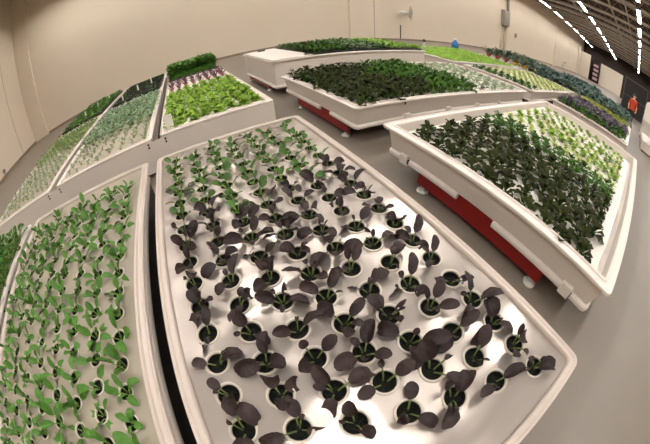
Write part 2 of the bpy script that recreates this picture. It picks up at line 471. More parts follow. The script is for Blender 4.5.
    for y in (beam[0] + .12, (beam[0] + beam[1]) / 2, beam[1] - .12):
        b.box(fx0 + w, fx1 - w, y - .03, y + .03, zb0 + .01, zb1)
    b.build('frame', M[frame], r)
    if zb0 > .06:
        ys = (beam[0] + .06, beam[1] - .06)
        xs_ = [fx0 + .025, fx1 - .025]
        if fx1 - fx0 > 2.5: xs_.insert(1, (fx0 + fx1) / 2)
        for x in xs_:
            for y in ys:
                f = MB()
                f.lathe([(.001, 0), (.055, 0), (.06, .012), (.05, .022), (.02, .03), (.013, .032)], (x, y, 0), 16)
                f.lathe([(.012, .03), (.012, zb0 + .01)], (x, y, 0), 10)
                f.lathe([(.028, zb0 - .03), (.028, zb0 - .012)], (x, y, 0), 6, smooth=False, cap0=True, cap1=True)
                f.build('foot', M['zinc'], r)
    # rounded lip round the foot of the wall, broken by the fork openings on the long side facing the aisle
    ll = wb - .028
    per = rrect(x0 + ll, x1 - ll, y0 + ll, y1 - ll, .06, 0, 5)
    k0 = 6 + 5           # corner x0,y1 ends here; the long x0 side runs down from it
    loop = per[12:] + per[:12]
    runs = []
    if notch:
        ys_n = sorted([q for p in notch for q in p], reverse=True)
        runs.append([(x0 + ll, ys_n[-1])] + [p[:2] for p in loop] + [(x0 + ll, ys_n[0])])
        for q in range(1, len(ys_n) - 1, 2): runs.append([(x0 + ll, ys_n[q]), (x0 + ll, ys_n[q + 1])])
    else:
        runs.append([p[:2] for p in loop] + [loop[0][:2]])
    b = MB()
    for run in runs:
        rings = []
        for i, p in enumerate(run):
            d = Vector((run[min(i + 1, len(run) - 1)][0] - run[max(i - 1, 0)][0], run[min(i + 1, len(run) - 1)][1] - run[max(i - 1, 0)][1]))
            d.normalize(); nx, ny = -d.y, d.x      # inward
            rings.append([(p[0] + nx * u, p[1] + ny * u, z0 + v) for u, v in ((.06, 0), (.016, 0), (.004, .008), (0, .02), (0, .038), (.006, .05), (.02, .058), (.034, .06), (.06, .06))])
        b.loft(rings, True, True, smooth=False)
    b.build('foot_lip', M['tub'], r)
    for (cx, cy, ax) in clips:
        b = MB()
        b.bbox(cx - (.02 if ax == 'y' else .05), cx + (.02 if ax == 'y' else .05), cy - (.05 if ax == 'y' else .02), cy + (.05 if ax == 'y' else .02), z0 + .0, z0 + .095, .008)
        c = b.build('clip', M['tub'], r)
        k = MB(); k.box(cx - .012, cx + .012, cy - (.058 if ax == 'y' else .012), cy - (.05 if ax == 'y' else -.012), z0 + .02, z0 + .06); k.build('clip_pin', M['black'], c)
    return r

# near metal-topped tub: seven staggered columns of seedlings
AX = [-.25, -.07, .106, .28, .454, .626, .815]
def a_rows(i):
    x = AX[i]
    y0 = (.230, .159, .088, .020, -.046, -.115, -.205)[i]
    ys = []
    y = y0
    while y < 2.47: ys.append(y); y += .1478
    return ys
tub(-.44, 1.037, -.40, 2.63, 'near white tub with silvery sheet top holding dark purple seedlings in cups', raft=.482, flange=.042, tubmat='tub_dull', drop=.17, skirt=True, beam=(-.33, 2.56), frame='black', raftmat='raft_film', holes=(AX, .146, a_rows, .1478, .0475))
BX = [-.727 - .178 * k for k in range(7, -1, -1)]
def b_rows(i):
    y0 = (-.222, -.158)[(i + 1) % 2]
    return [y0 + .148 * k for k in range(18)]
tub(-2.13, -.535, -.40, 2.66, 'near white tub full of bright green seedlings beside the silvery-topped tub', raft=.482, flange=.055, tubmat='tub_dull', drop=.17, skirt=True, beam=(-.33, 2.58), frame='black', raftmat='raft_dull', holes=(BX, .15, b_rows, .148, .040))
tub(-3.78, -2.24, -.40, 2.66, 'white tub of dark green bushy plants at the left edge of the photo', raft=.46, frame='black', raftmat='raft_grey')
# second bank
T3 = (-.44, 1.03, 3.35, 7.70); T2 = (-2.08, -.55, 3.35, 7.22); T1 = (-3.75, -2.22, 3.35, 7.22)
for (a, lb, rm) in ((T3, 'white tub of bright green lettuce behind the silvery-topped tub', 'raft_white'), (T2, 'white tub of small blue-green plants next to the bright lettuce tub', 'raft_grey'), (T1, 'white tub of grey-green seedlings nearest the left wall', 'raft_grey')):
    tub(*a, lb, raft=.46, raftmat=rm, frame='black', front_panel=True)
R3 = (-.44, 1.03, 7.78, 11.6); R2 = (-2.08, -.55, 7.28, 11.4); R1 = (-3.75, -2.22, 7.28, 11.4)
for (a, lb) in ((R3, 'rear white tub under the tall dense green cress tray'), (R2, 'rear white tub holding the black ribbed seed tray'), (R1, 'rear white tub holding the black tray of low cress nearest the left wall')):
    tub(*a, lb, raft=.46, raftmat='raft_grey', frame='black')
# joining plates between neighbouring tubs of the second bank, with their bolts
for (xa, xb, yy, lb) in ((-.66, -.33, 3.354, 'white joining plate bolted across the gap between lettuce tub and blue-green tub'), (-2.315, -1.985, 3.354, 'white joining plate bolted across the gap beside the grey-green seedling tub')):
    r = thing('joining_plate', lb, 'plate', (0, yy, 0), group='joining plates')
    b = MB(); b.bbox(xa, xb, -.006, -.0005, .20, .462, .002); b.build('plate', M['tub'], r)
    for x in (xa + .05, xb - .05):
        for z in (.40, .44):
            k = MB(); k.lathe([(.001, .004), (.012, .004), (.014, 0)], n=8); k.v = [(x + p, -.006 - w, z + q) for p, q, w in k.v]; k.build('bolt', M['black'], r)
# wide tubs right of the aisle
CX0, CX1, CY0, CY1 = 1.594, 6.03, -.413, 1.963
tub(CX0, CX1, CY0, CY1, 'big white tub on red frame with dark bronze lettuce, nearest the wide floor aisle', raft=.44, raft_rect=(1.70, 5.52, -.235, 1.80), flange=.085,
    notch=((.64, 1.02),), beam=(.09, 1.49), beamx=(1.68, 5.94), clips=((1.645, -.12, 'y'), (1.645, 1.66, 'y')), frame='red')
tub(1.62, 6.15, 2.45, 4.75, 'big white tub on red frame with dense dark green leafy plants', raft=.44, flange=.085,
    notch=((3.12, 3.42),), beam=(2.76, 4.25), beamx=(1.71, 6.0), clips=((2.45, 2.50, 'x'), (3.3, 2.50, 'x'), (4.1, 2.50, 'x'), (4.9, 2.50, 'x')), frame='red')
tub(1.63, 5.66, 5.17, 7.65, 'tall white tub with bare white lid at one end and cress trays on top', rim=.725, drop=.575, raft=.70, flange=.05,
    beam=(5.75, 7.4), beamx=(1.70, 5.55), frame='redbrown')
tub(6.50, 11.0, 4.90, 8.1, 'white tub covered in pale yellow-green cress near the back wall', raft=.45, flange=.08, frame='red')
tub(6.52, 11.05, 2.45, 4.62, 'white tub of small pale green seedlings with a darker front row', raft=.45, flange=.08, frame='red')
tub(6.80, 11.2, -.12, 2.06, 'white tub of dusky violet heads beside the wide floor aisle', raft=.45, flange=.08, frame='red')
tub(11.3, 15.9, 4.75, 7.3, 'far white tub of chard with red and yellow stalks', raft=.45, flange=.08, frame='red')
tub(11.3, 15.9, 2.35, 4.68, 'far white tub of blue-green kale below the round wall disc', raft=.45, flange=.08, frame='red')
tub(11.45, 16.0, -.05, 2.25, 'far white tub of blue-green kale in front of the person in orange', raft=.45, flange=.08, frame='red')
tub(16.3, 20.9, 2.35, 4.68, 'farthest white tub of blue-green kale before the white roller door', raft=.45, flange=.08, frame='red')

# ------------------------------------------------------------------ plant shapes
def leaf(mb, az, pitch, pet, L, W, droop=.6, cup=.25, wave=0.0, base=(0, 0, 0), mb_blade=0, mb_stem=1, pr=.0028, tip=1.0, seg=6, across=4, rnd=None, roll=0.0):
    """A petiole and an ovate blade with a folded midrib, arching over."""
    rnd = rnd or random
    c, s = math.cos(az), math.sin(az)
    side = Vector((-s, c, 0))
    p = Vector(base); a = pitch
    pts = [p.copy()]
    k = 3
    for i in range(k):
        p = p + Vector((c * math.cos(a), s * math.cos(a), math.sin(a))) * (pet / k)
        a -= droop * .12
        pts.append(p.copy())
    if pet > 1e-4:
        mb.tube(pts, [pr * 1.2] + [pr] * (len(pts) - 1), 5, mb_stem)
    rows = []
    a0 = a
    for i in range(seg + 1):
        t = i / seg
        tt = .03 + .955 * t
        w = W / 2 * min(1.0, tt ** .62 * (1 - tt) ** .58 / .435)
        d = Vector((c * math.cos(a), s * math.cos(a), math.sin(a)))
        nrm = Vector((-c * math.sin(a), -s * math.sin(a), math.cos(a)))
        row = []
        for j in range(across + 1):
            u = j / across * 2 - 1
            lift = cup * w * (abs(u) ** 1.5) + wave * w * math.sin(t * 13 + j * 2.1 + az * 5) * abs(u)
            sd = side * math.cos(roll * min(1, t * 3)) + nrm * math.sin(roll * min(1, t * 3)); nn = nrm * math.cos(roll) - side * math.sin(roll)
            row.append(tuple(p + sd * (u * w) + nn * lift))
        rows.append(row)
        p = p + d * (L / seg)
        a -= droop / seg
    n = across + 1
    vs = [q for r in rows for q in r]
    fs = [(i * n + j, i * n + j + 1, (i + 1) * n + j + 1, (i + 1) * n + j) for i in range(seg) for j in range(across)]
    mb.add(vs, fs, mb_blade, True)

def rosette(n, L, W, pet, pitch0, pitch1, droop, wave=.2, cup=.3, seg=4, across=2, h=0.0, seed=0, pr=.003, jitter=.25):
    rnd = random.Random(seed)
    mb = MB()
    for i in range(n):
        t = i / max(1, n - 1)
        az = i * 2.399963 + rnd.uniform(-.3, .3)
        k = rnd.uniform(1 - jitter, 1 + jitter)
        pit = pitch0 + (pitch1 - pitch0) * t + rnd.uniform(-.15, .15)
        leaf(mb, az, pit, pet * k, L * k * (1 - .35 * t), W * k * (1 - .3 * t), droop * rnd.uniform(.6, 1.3), cup, wave, (0, 0, h * t), 0, 1, pr, 1, seg, across, rnd)
    return mb

def scatter(mb, x0, x1, y0, y1, z0, z1, n, size, seed=1, mats=1, up=.5, top_bias=.6):
    """Many small two-lobed leaves filling a box: cress nobody could count."""
    rnd = random.Random(seed)
    for i in range(n):
        x, y = rnd.uniform(x0, x1), rnd.uniform(y0, y1)
        z = z0 + (z1 - z0) * (1 - (1 - rnd.random()) * (1 - rnd.random() * top_bias) * rnd.random() ** .3 if rnd.random() < top_bias else rnd.random())
        z = min(z, z1)
        a = rnd.uniform(0, 2 * PI); e = rnd.uniform(-.2, 1.1) * up
        s = size * rnd.uniform(.6, 1.3)
        d = Vector((math.cos(a) * math.cos(e), math.sin(a) * math.cos(e), math.sin(e)))
        sd = Vector((-math.sin(a), math.cos(a), rnd.uniform(-.4, .4))) * .45
        p = Vector((x, y, z))
        mb.add([p, p + d * s * .5 + sd * s, p + d * s, p + d * s * .5 - sd * s], [(0, 1, 2, 3)], rnd.randrange(mats))

# ---- seedlings with all their parts
def cup_mesh(r_in, r_out, name):
    b = MB()
    b.lathe([(r_out, .0005), (r_out, .004), (r_out - .003, .006), (r_in + .003, .006), (r_in + .001, .003), (r_in, -.004), (r_in + .0005, -.006)], n=22)
    return b.mesh(name, M['cup'])
def soil_mesh(r_in, name):
    b = MB(); rnd = random.Random(3)
    b.lathe([(r_in + .0002, -.003), (r_in - .002, -.018), (r_in * .9, -.026), (r_in * .4, -.020), (.002, -.016)], n=14, cap1=True)
    for i in range(8):
        a = rnd.uniform(0, 6.28); q = rnd.uniform(0, r_in * .6)
        b.lathe([(.009, 0), (.007, .005), (.001, .008)], (q * math.cos(a), q * math.sin(a), -.024), 6)
    return b.mesh(name, M['soil'])
CUP_A, SOIL_A = cup_mesh(.0445, .056, 'net_cup'), soil_mesh(.0445, 'soil')
CUP_B, SOIL_B = cup_mesh(.037, .047, 'net_cup'), soil_mesh(.037, 'soil')
def leaf_library(n, blade, stem, Lr, Wr, petr, pitchr, droopr, seed, cup=.25, pr=.0028):
    rnd = random.Random(seed); out = []
    for i in range(n):
        mb = MB()
        leaf(mb, 0, rnd.uniform(*pitchr), rnd.uniform(*petr), rnd.uniform(*Lr), rnd.uniform(*Wr), rnd.uniform(*droopr), cup * rnd.uniform(.3, 1.4), .08, (.004, 0, -.030), 0, 1, pr, 1, 7, 4, rnd, rnd.uniform(-.7, .7))
        out.append(mb.mesh('leaf', [M[blade], M[stem]]))
    return out
LIB_P = leaf_library(14, 'purple', 'dullstem', (.060, .090), (.042, .060), (.036, .066), (.9, 1.45), (.5, 2.2), 11, .5, .0034)
LIB_PS = leaf_library(6, 'purple', 'dullstem', (.028, .048), (.020, .034), (.04, .07), (1.1, 1.5), (.4, 1.8), 12, .4)
LIB_G = leaf_library(12, 'green', 'stem', (.045, .066), (.032, .046), (.030, .058), (.75, 1.4), (.2, 1.4), 13, .4)
LIB_GS = leaf_library(5, 'green', 'stem', (.022, .034), (.016, .026), (.03, .05), (1.0, 1.5), (.3, 1.0), 14)
LIB_B = leaf_library(12, 'bright', 'stem', (.060, .092), (.038, .055), (.032, .062), (.7, 1.4), (.2, 1.6), 15, .4)
def seedling(name, label, cat, group, x, y, z, cup, soil, libs, nbig, nsmall, rnd, sc=1.0):
    r = thing(name, label, cat, (x, y, z), 0, group)
    link('net_cup', cup, r); link('soil', soil, r)
    a0 = rnd.uniform(0, 2 * PI)
    for i in range(nbig):
        link('leaf', rnd.choice(libs[0]), r, (0, 0, 0), a0 + i * 2 * PI / nbig + rnd.uniform(-.45, .45), sc * rnd.uniform(.85, 1.15))
    for i in range(nsmall):
        link('leaf', rnd.choice(libs[1]), r, (0, 0, 0), a0 + 1.0 + i * 2.4 + rnd.uniform(-.4, .4), sc * rnd.uniform(.8, 1.15))
    return r
rnd = random.Random(21)
for i, x in enumerate(AX):
    ys = list(reversed(a_rows(i)))
    for j, y in enumerate(ys):
        lim = 1.52 + .10 * math.sin(i * 2.3) + rnd.uniform(-.13, .13)
        jx, jy = rnd.uniform(-.003, .003), rnd.uniform(-.003, .003)
        if y < lim:
            big = .98 if y > .8 else 1.0
            seedling('purple_seedling', 'purple-leaved seedling in white cup, silvery tub, %s column from its left, %s from the back' % (ORD[i], ORD[j]), 'seedling', 'purple seedlings on the silvery sheet',
                     x + jx, y + jy, .482, CUP_A, SOIL_A, (LIB_P, LIB_PS), rnd.choice((2, 2, 3, 3)), rnd.choice((1, 1, 2)), rnd, big * rnd.uniform(1.0, 1.3))
        else:
            seedling('green_seedling', 'green seedling in white cup, silvery tub, %s column from its left, %s from the back' % (ORD[i], ORD[j]), 'seedling', 'green seedlings on the silvery sheet',
                     x + jx, y + jy, .482, CUP_A, SOIL_A, (LIB_G, LIB_GS), rnd.choice((3, 4, 4)), 2, rnd, rnd.uniform(1.0, 1.3))
for i, x in enumerate(BX):
    ys = list(reversed(b_rows(i)))
    for j, y in enumerate(ys):
        seedling('leafy_seedling', 'bright green seedling, near left tub, %s column from the black gap, %s from the back' % (ORD[len(BX) - 1 - i], ORD[j]), 'seedling', 'bright green seedlings in the near left tub',
                 x + rnd.uniform(-.003, .003), y + rnd.uniform(-.003, .003), .482, CUP_B, SOIL_B, (LIB_B, LIB_GS), rnd.choice((4, 5, 5)), 1, rnd, rnd.uniform(.85, 1.15))

# ---- whole plants, one mesh each
def lib(n, fn): return [fn(k) for k in range(n)]
def P(blade, stem='stem', **kw):
    def f(k):
        return rosette(seed=k * 17 + 5, **kw).mesh('rosette', [M[blade], M[stem]])
    return f
L_BRONZE = lib(5, P('bronze', 'mid', n=15, L=.084, W=.060, pet=.035, pitch0=.45, pitch1=1.35, droop=.9, wave=.25, h=.03))
L_MID = lib(5, P('mid', 'stem', n=15, L=.084, W=.060, pet=.035, pitch0=.45, pitch1=1.35, droop=.9, wave=.25, h=.03))
L_LET = lib(4, P('lettuce', 'lettuce', n=19, L=.075, W=.07, pet=.018, pitch0=.35, pitch1=1.35, droop=1.0, wave=.4, h=.03))
L_LITE = lib(4, P('lettuce', 'pale', n=11, L=.09, W=.07, pet=.02, pitch0=.6, pitch1=1.3, droop=.8, wave=.3, h=.02))
L_PALE = lib(4, P('pale', 'pale', n=9, L=.08, W=.06, pet=.018, pitch0=.6, pitch1=1.3, droop=.7, wave=.2, h=.01))
L_DKALE = lib(5, P('bronze', 'mid', n=20, L=.10, W=.075, pet=.10, pitch0=.55, pitch1=1.4, droop=1.1, wave=.35, h=.03))
L_DGREEN = lib(5, P('mid', 'stem', n=18, L=.12, W=.08, pet=.09, pitch0=.55, pitch1=1.4, droop=1.0, wave=.25, h=.03))
L_GREY = lib(4, P('greygreen', 'stem', n=8, L=.08, W=.06, pet=.05, pitch0=.7, pitch1=1.3, droop=.8, wave=.2, h=.0))
L_DPUR = lib(4, P('purple', 'redstem', n=6, L=.06, W=.05, pet=.05, pitch0=.7, pitch1=1.3, droop=.9, wave=.2, h=.0))
L_BLUE = lib(5, P('bluegreen', 'stem', n=10, L=.062, W=.045, pet=.06, pitch0=.6, pitch1=1.35, droop=.8, wave=.2, h=.0))
L_GGRN = lib(4, P('softgreen', 'stem', n=9, L=.06, W=.042, pet=.06, pitch0=.6, pitch1=1.35, droop=.8, wave=.2, h=.0))
L_SMALL = lib(4, P('greygreen', 'stem', n=6, L=.05, W=.036, pet=.045, pitch0=.8, pitch1=1.35, droop=.7, wave=.1, h=.0))
L_REDST = lib(4, P('violet', 'redstem', n=5, L=.05, W=.03, pet=.075, pitch0=1.0, pitch1=1.45, droop=.6, wave=.1, h=.0, pr=.006))
L_VIOLET = lib(5, P('violet', 'redstem', n=17, L=.15, W=.13, pet=.05, pitch0=.4, pitch1=1.35, droop=1.0, wave=.45, h=.05))
L_KALE = lib(5, P('kale', 'stem', n=17, L=.21, W=.17, pet=.14, pitch0=.35, pitch1=1.4, droop=1.1, wave=.45, h=.10))
L_KGRN = lib(4, P('mid', 'stem', n=15, L=.17, W=.13, pet=.10, pitch0=.35, pitch1=1.4, droop=1.1, wave=.45, h=.10))
L_BUSH = lib(5, P('hedge', 'stem', n=14, L=.075, W=.055, pet=.07, pitch0=.5, pitch1=1.4, droop=.9, wave=.2, h=.04))
L_CHR = lib(4, P('chard', 'chardred', n=16, L=.46, W=.12, pet=.30, pitch0=.85, pitch1=1.45, droop=.7, wave=.3, h=.0, pr=.018))
L_CHY = lib(4, P('chard', 'chardyellow', n=16, L=.42, W=.12, pet=.28, pitch0=.75, pitch1=1.45, droop=.8, wave=.3, h=.0, pr=.018))
COLLAR = None
def plug_mesh():
    b = MB(); b.lathe([(.026, .003), (.026, .006), (.018, .007), (.016, .001), (.001, .001)], n=10)
    return b.mesh('plug', M['soil'])
PLUG = plug_mesh()

CUPPED = ('small_sprout', 'grey_green_sprout', 'grey_sprout', 'purple_sprout')
def bed(xs, ys, z, pick, stagger=0.0, jit=.012, plug=True, seed=5):
    """A lattice of plants; pick(i, j, x, y) -> (name, meshes, label, category, group, scale) or None."""
    rnd = random.Random(seed)
    for i, x in enumerate(xs):
        for j, y0 in enumerate(ys):
            y = y0 + (stagger if i % 2 else 0)
            q = pick(i, j, x, y, rnd)
            if q is None: continue
            nm, ms, lb, cat, grp, sc = q
            o = link(nm, rnd.choice(ms), None, (x + rnd.uniform(-jit, jit), y + rnd.uniform(-jit, jit), z), rnd.uniform(0, 6.28), sc * rnd.uniform(.85, 1.15))
            tag(o, lb, cat, grp)
            if plug: link('net_cup' if nm in CUPPED else 'plug', CUP_B if nm in CUPPED else PLUG, o)
def frange(a, b, n): return [a + (b - a) * k / (n - 1) for k in range(n)]

# big tub nearest the aisle: bronze, then mid green, then pale rows towards the far end
def pick_c(i, j, x, y, r):
    where = '%s row from the red-framed long side, %s plant from the aisle end' % (ORD[i], ORD[j])
    lim = 2.95
    if x < lim: return 'bronze_lettuce', L_BRONZE, 'bronze lettuce, ' + where, 'lettuce', 'bronze lettuces in the big aisle tub', 1.0
    if x < lim + .42: return 'green_lettuce', L_MID, 'mid green lettuce, ' + where, 'lettuce', 'mid green lettuces in the big aisle tub', .95
    if (i // 2) % 2 == 0: return 'pale_lettuce', L_LITE, 'light green lettuce, ' + where, 'lettuce', 'light green lettuces in the big aisle tub', .92 if x < 4.6 else .72
    return 'pale_seedling', L_PALE, 'pale seedling, ' + where, 'seedling', 'pale seedlings in the big aisle tub', .85 if x < 4.6 else .66
bed(frange(1.775, 5.40, 22), frange(-.06, 1.58, 10), .441, pick_c, .08)
def pick_d(i, j, x, y, r):
    where = '%s row from the near aisle, %s from the neighbouring lettuce tub' % (ORD[i], ORD[j])
    if x < 2.95 + .3 * math.sin(j): return 'dark_kale', L_DKALE, 'dark olive leafy plant, ' + where, 'kale', 'dark leafy plants in the big middle tub', 1.0
    if x < 4.25: return 'leafy_green', L_DGREEN, 'glossy mid green plant, ' + where, 'greens', 'glossy green plants in the big middle tub', 1.0
    if x < 4.75 and j < 6: return 'purple_sprout', L_DPUR, 'small purple sprout, ' + where, 'seedling', 'purple sprouts in the big middle tub', 1.0
    return 'grey_sprout', L_GREY, 'small grey-green sprout, ' + where, 'seedling', 'grey-green sprouts in the big middle tub', 1.0
bed(frange(1.86, 5.85, 20), frange(2.66, 4.56, 10), .441, pick_d, .06)
# second bank
def pick_t3(i, j, x, y, r):
    where = 'bright tub, %s column from its left, %s from its front' % (ORD[i], ORD[j])
    if y < 6.05: return 'lettuce', L_LET, 'light green lettuce, ' + where, 'lettuce', 'light green lettuces behind the silvery tub', 1.15
    if y > 6.35: return 'red_sprout', L_REDST, 'reddish-stalked sprout, ' + where, 'seedling', 'reddish sprouts behind the lettuces', 1.3
    return None
bed(frange(-.30, .88, 8), frange(3.62, 7.45, 22), .461, pick_t3, .08)
def pick_t2(i, j, x, y, r):
    where = 'middle rear tub, %s column from its right, %s from its front' % (ORD[i], ORD[j])
    if y > 4.55: return 'blue_green_sprout', L_BLUE, 'blue-green plant, ' + where, 'seedling', 'blue-green plants', 1.25
    return 'small_sprout', L_SMALL, 'tiny grey-green sprout, ' + where, 'seedling', 'tiny sprouts at the tub front', 1.0
bed(frange(-.68, -1.94, 8), frange(3.58, 6.96, 18), .461, pick_t2, .09)
def pick_t1(i, j, x, y, r):
    where = 'left rear tub, %s column from its right, %s from its front' % (ORD[i], ORD[j])
    if y > 5.3: return 'green_sprout', L_GGRN, 'mid green sprout, ' + where, 'seedling', 'mid green sprouts in the left rear tub', 1.25
    return 'grey_green_sprout', L_SMALL, 'pale grey-green sprout, ' + where, 'seedling', 'pale sprouts in the left rear tub', 1.2
bed(frange(-2.36, -3.60, 8), frange(3.58, 6.96, 18), .461, pick_t1, .09)
def pick_l(i, j, x, y, r):
    return 'bushy_green', L_BUSH, 'bushy dark green plant, far-left tub, %s column from its right, %s from back' % (ORD[i], ORD[j]), 'greens', 'bushy plants at the left edge', 1.2
bed(frange(-2.38, -3.62, 8), list(reversed(frange(.30, 2.46, 14))), .461, pick_l, .07)
# banks beyond the big tubs
def pick_g(i, j, x, y, r):
    where = 'far tub, %s column from near end, %s from near side' % (ORD[i], ORD[j])
    if i < 4: return 'front_sprout', L_MID, 'mid green sprout, ' + where, 'seedling', 'mid green sprouts along the pale seedling tub', 1.0
    return 'tiny_seedling', L_PALE, 'pale seedling, ' + where, 'seedling', 'pale seedlings in the far tub', 1.15
bed(frange(6.75, 10.85, 20), frange(2.68, 4.40, 9), .451, pick_g, .08, plug=False)
def pick_i(i, j, x, y, r):
    where = 'violet tub, %s column from its near end, %s from the near side' % (ORD[i], ORD[j])
    if x > 9.6: return None
    if i == 0 or (i < 4 and j == 0): return 'green_cabbage', L_KGRN, 'green leafy head, ' + where, 'kale', 'green heads among violet heads', .8
    return 'violet_cabbage', L_VIOLET, 'dusky violet head, ' + where, 'kale', 'violet heads', 1.1
bed(frange(7.05, 10.3, 12), frange(.12, 1.80, 7), .451, pick_i, .10, plug=False)
def kale_bed(xs, ys, nm, pos):
    def pk(i, j, x, y, r):
        return 'curly_kale', L_KALE, 'blue-green curly kale, %s, %s column, %s from its near side' % (pos, ORD[i], ORD[j]), 'kale', nm, 1.15
    bed(xs, ys, .451, pk, .12, plug=False)
kale_bed(frange(11.6, 15.6, 10), frange(2.65, 4.4, 6), 'kale in the far tub below the wall disc', 'tub below the round wall disc')
kale_bed(frange(11.8, 15.7, 10), frange(.25, 1.95, 6), 'kale in the far tub by the person', 'tub before the person in orange')
kale_bed(frange(16.6, 20.6, 10), frange(2.65, 4.4, 6), 'kale in the farthest tub', 'farthest tub')
for i in range(9):
    for j in range(5):
        x, y = 11.62 + .48 * i, 5.0 + j * .46 + (.2 if i % 2 else 0)
        red = y > 5.75
        kk = 'red' if red else 'yellow'
        o = link('chard', (L_CHR if red else L_CHY)[(i + j) % 4], None, (x, y, .451), rnd.uniform(0, 6.28), rnd.uniform(.70, .9))
        tag(o, 'dark-leaved chard with %s stalks, %s column from the pale cress tub, %s from the kale' % (kk, ORD[i], ORD[j]), 'chard', 'chard with %s stalks' % kk)
# cress: nobody could count it
b = MB(); scatter(b, 6.62, 10.88, 5.02, 7.95, .45, .55, 7000, .055, 2, 2, .8); b.box(6.6, 10.9, 5.0, 7.97, .4505, .47, 0)
tag(b.build('cress_carpet', [M['cress'], M['lettuce']]), 'carpet of pale yellow-green cress filling a tub near the back wall', 'cress', kind='stuff')
b = MB(); scatter(b, 9.75, 11.05, .05, 1.92, .45, .62, 3200, .05, 3, 1, .8); b.box(9.73, 11.07, .03, 1.93, .4505, .56, 0)
tag(b.build('cress_strip', [M['olive']]), 'olive-yellow strip of cress behind the violet heads', 'cress', kind='stuff')

# ------------------------------------------------------------------ black nursery trays with cress
def tray(x0, x1, y0, y1, z, h, label, greens, gmats, gh, n, size, seed, ribs=0):
    r = thing('nursery_tray', label, 'tray', ((x0 + x1) / 2, (y0 + y1) / 2, z), group='black nursery trays')
    w, d = (x1 - x0) / 2, (y1 - y0) / 2
    b = MB()
    rings = [rrect(-w + q, w - q, -d + q, d - q, .03, zz) for q, zz in ((.03, 0), (.005, h - .02), (0, h - .018), (0, h), (.012, h), (.02, h - .03))]
    b.loft(rings, True, True)
    if ribs:
        for k in range(ribs):
            yy = -d + .08 + (2 * d - .16) * k / (ribs - 1)
            b.box(-w + .02, w - .02, yy - .02, yy + .02, h - .03, h + .012)
    b.build('shell', M['tray_black'], r)
    g = MB()
    if ribs:
        for k in range(ribs - 1):
            yy = -d + .08 + (2 * d - .16) * (k + .5) / (ribs - 1)
            scatter(g, -w + .04, w - .04, yy - .03, yy + .03, h - .03, h + gh, n // (ribs - 1), size, seed + k, len(gmats), .8)
    else:
        scatter(g, -w + .03, w - .03, -d + .03, d - .03, h - .03, h + gh, n, size, seed, len(gmats), .8)
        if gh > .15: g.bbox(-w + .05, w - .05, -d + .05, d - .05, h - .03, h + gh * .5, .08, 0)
    o = g.build(greens, [M[m] for m in gmats], r); o['kind'] = 'stuff'
    return r
tray(-.40, .99, 7.90, 9.6, .4605, .07, 'black tray overflowing with tall dense green cress behind the lettuce tub', 'cress', ('hedge', 'hedge2', 'hedge'), .34, 9000, .075, 31)
tray(-1.99, -.64, 7.37, 10.8, .4605, .09, 'black ribbed tray with thin rows of sprouts beside the tall cress', 'sprouts', ('hedge', 'hedge2'), .02, 420, .04, 41, ribs=8)
tray(-3.66, -2.31, 7.37, 10.8, .4605, .09, 'black tray of low green cress nearest the left wall', 'cress', ('mid', 'hedge2', 'hedge'), .05, 5000, .05, 51)
# white plant tags stuck in the two low trays
for k, (x, y) in enumerate(((-2.95, 7.9), (-2.75, 8.7), (-2.6, 9.7))):
    b = MB(); b.bbox(-.022, .022, -.004, .004, -.06, .15, .003)
    tag(b.build('plant_tag', M['tag'], None, (x, y, .585)), 'small white tag in the low cress tray, %s from its front' % ORD[k], 'tag', 'white tags in the low cress tray')
for k, (x, y) in enumerate(((-1.75, 7.9), (-1.35, 8.45), (-1.0, 9.2))):
    b = MB(); b.bbox(-.022, .022, -.004, .004, -.06, .15, .003)
    tag(b.build('plant_tag', M['tag'], None, (x, y, .575)), 'small white tag in the ribbed black tray, %s from its front' % ORD[k], 'tag', 'white tags in the ribbed tray')
b = MB(); b.bbox(-.05, .05, -.012, .012, 0, .20, .004)
tag(b.build('plant_tag', M['tag'], None, (-.30, 3.56, .461), ), 'upright pale tag at the front corner of the bright lettuce tub', 'tag')
# trays on the tall white tub
for k, (x0, x1, gm, gh, lb) in enumerate(((2.52, 3.5, ('bronze', 'hedge', 'mid'), .08, 'black tray of dark mixed greens beside the bare white lid'), (3.52, 4.55, ('hedge', 'mid', 'greygreen'), .09, 'black tray of mid green cress in the middle of the tall white tub'), (4.57, 5.6, ('lettuce', 'hedge2', 'cress'), .06, 'black tray of lighter green cress at the far end of the tall white tub'))):
    tray(x0, x1, 5.28, 7.5, .7005, .06, lb, 'cress', gm, gh, 2600, .06, 61 + k)
# white lid on its bare end
r = thing('tub_lid', 'bare white lid covering the near end of the tall tub', 'lid', (0, 0, .7305))
b = MB(); b.bbox(1.66, 2.49, 5.20, 7.62, 0, .02, .008); b.build('panel', M['tub'], r)
b = MB(); b.bbox(1.98, 2.16, 7.30, 7.42, .0202, .055, .01); b.build('latch', M['black'], r)
b = MB(); b.bbox(2.36, 2.46, 5.26, 5.33, .0202, .05, .01); b.build('latch', M['black'], r)
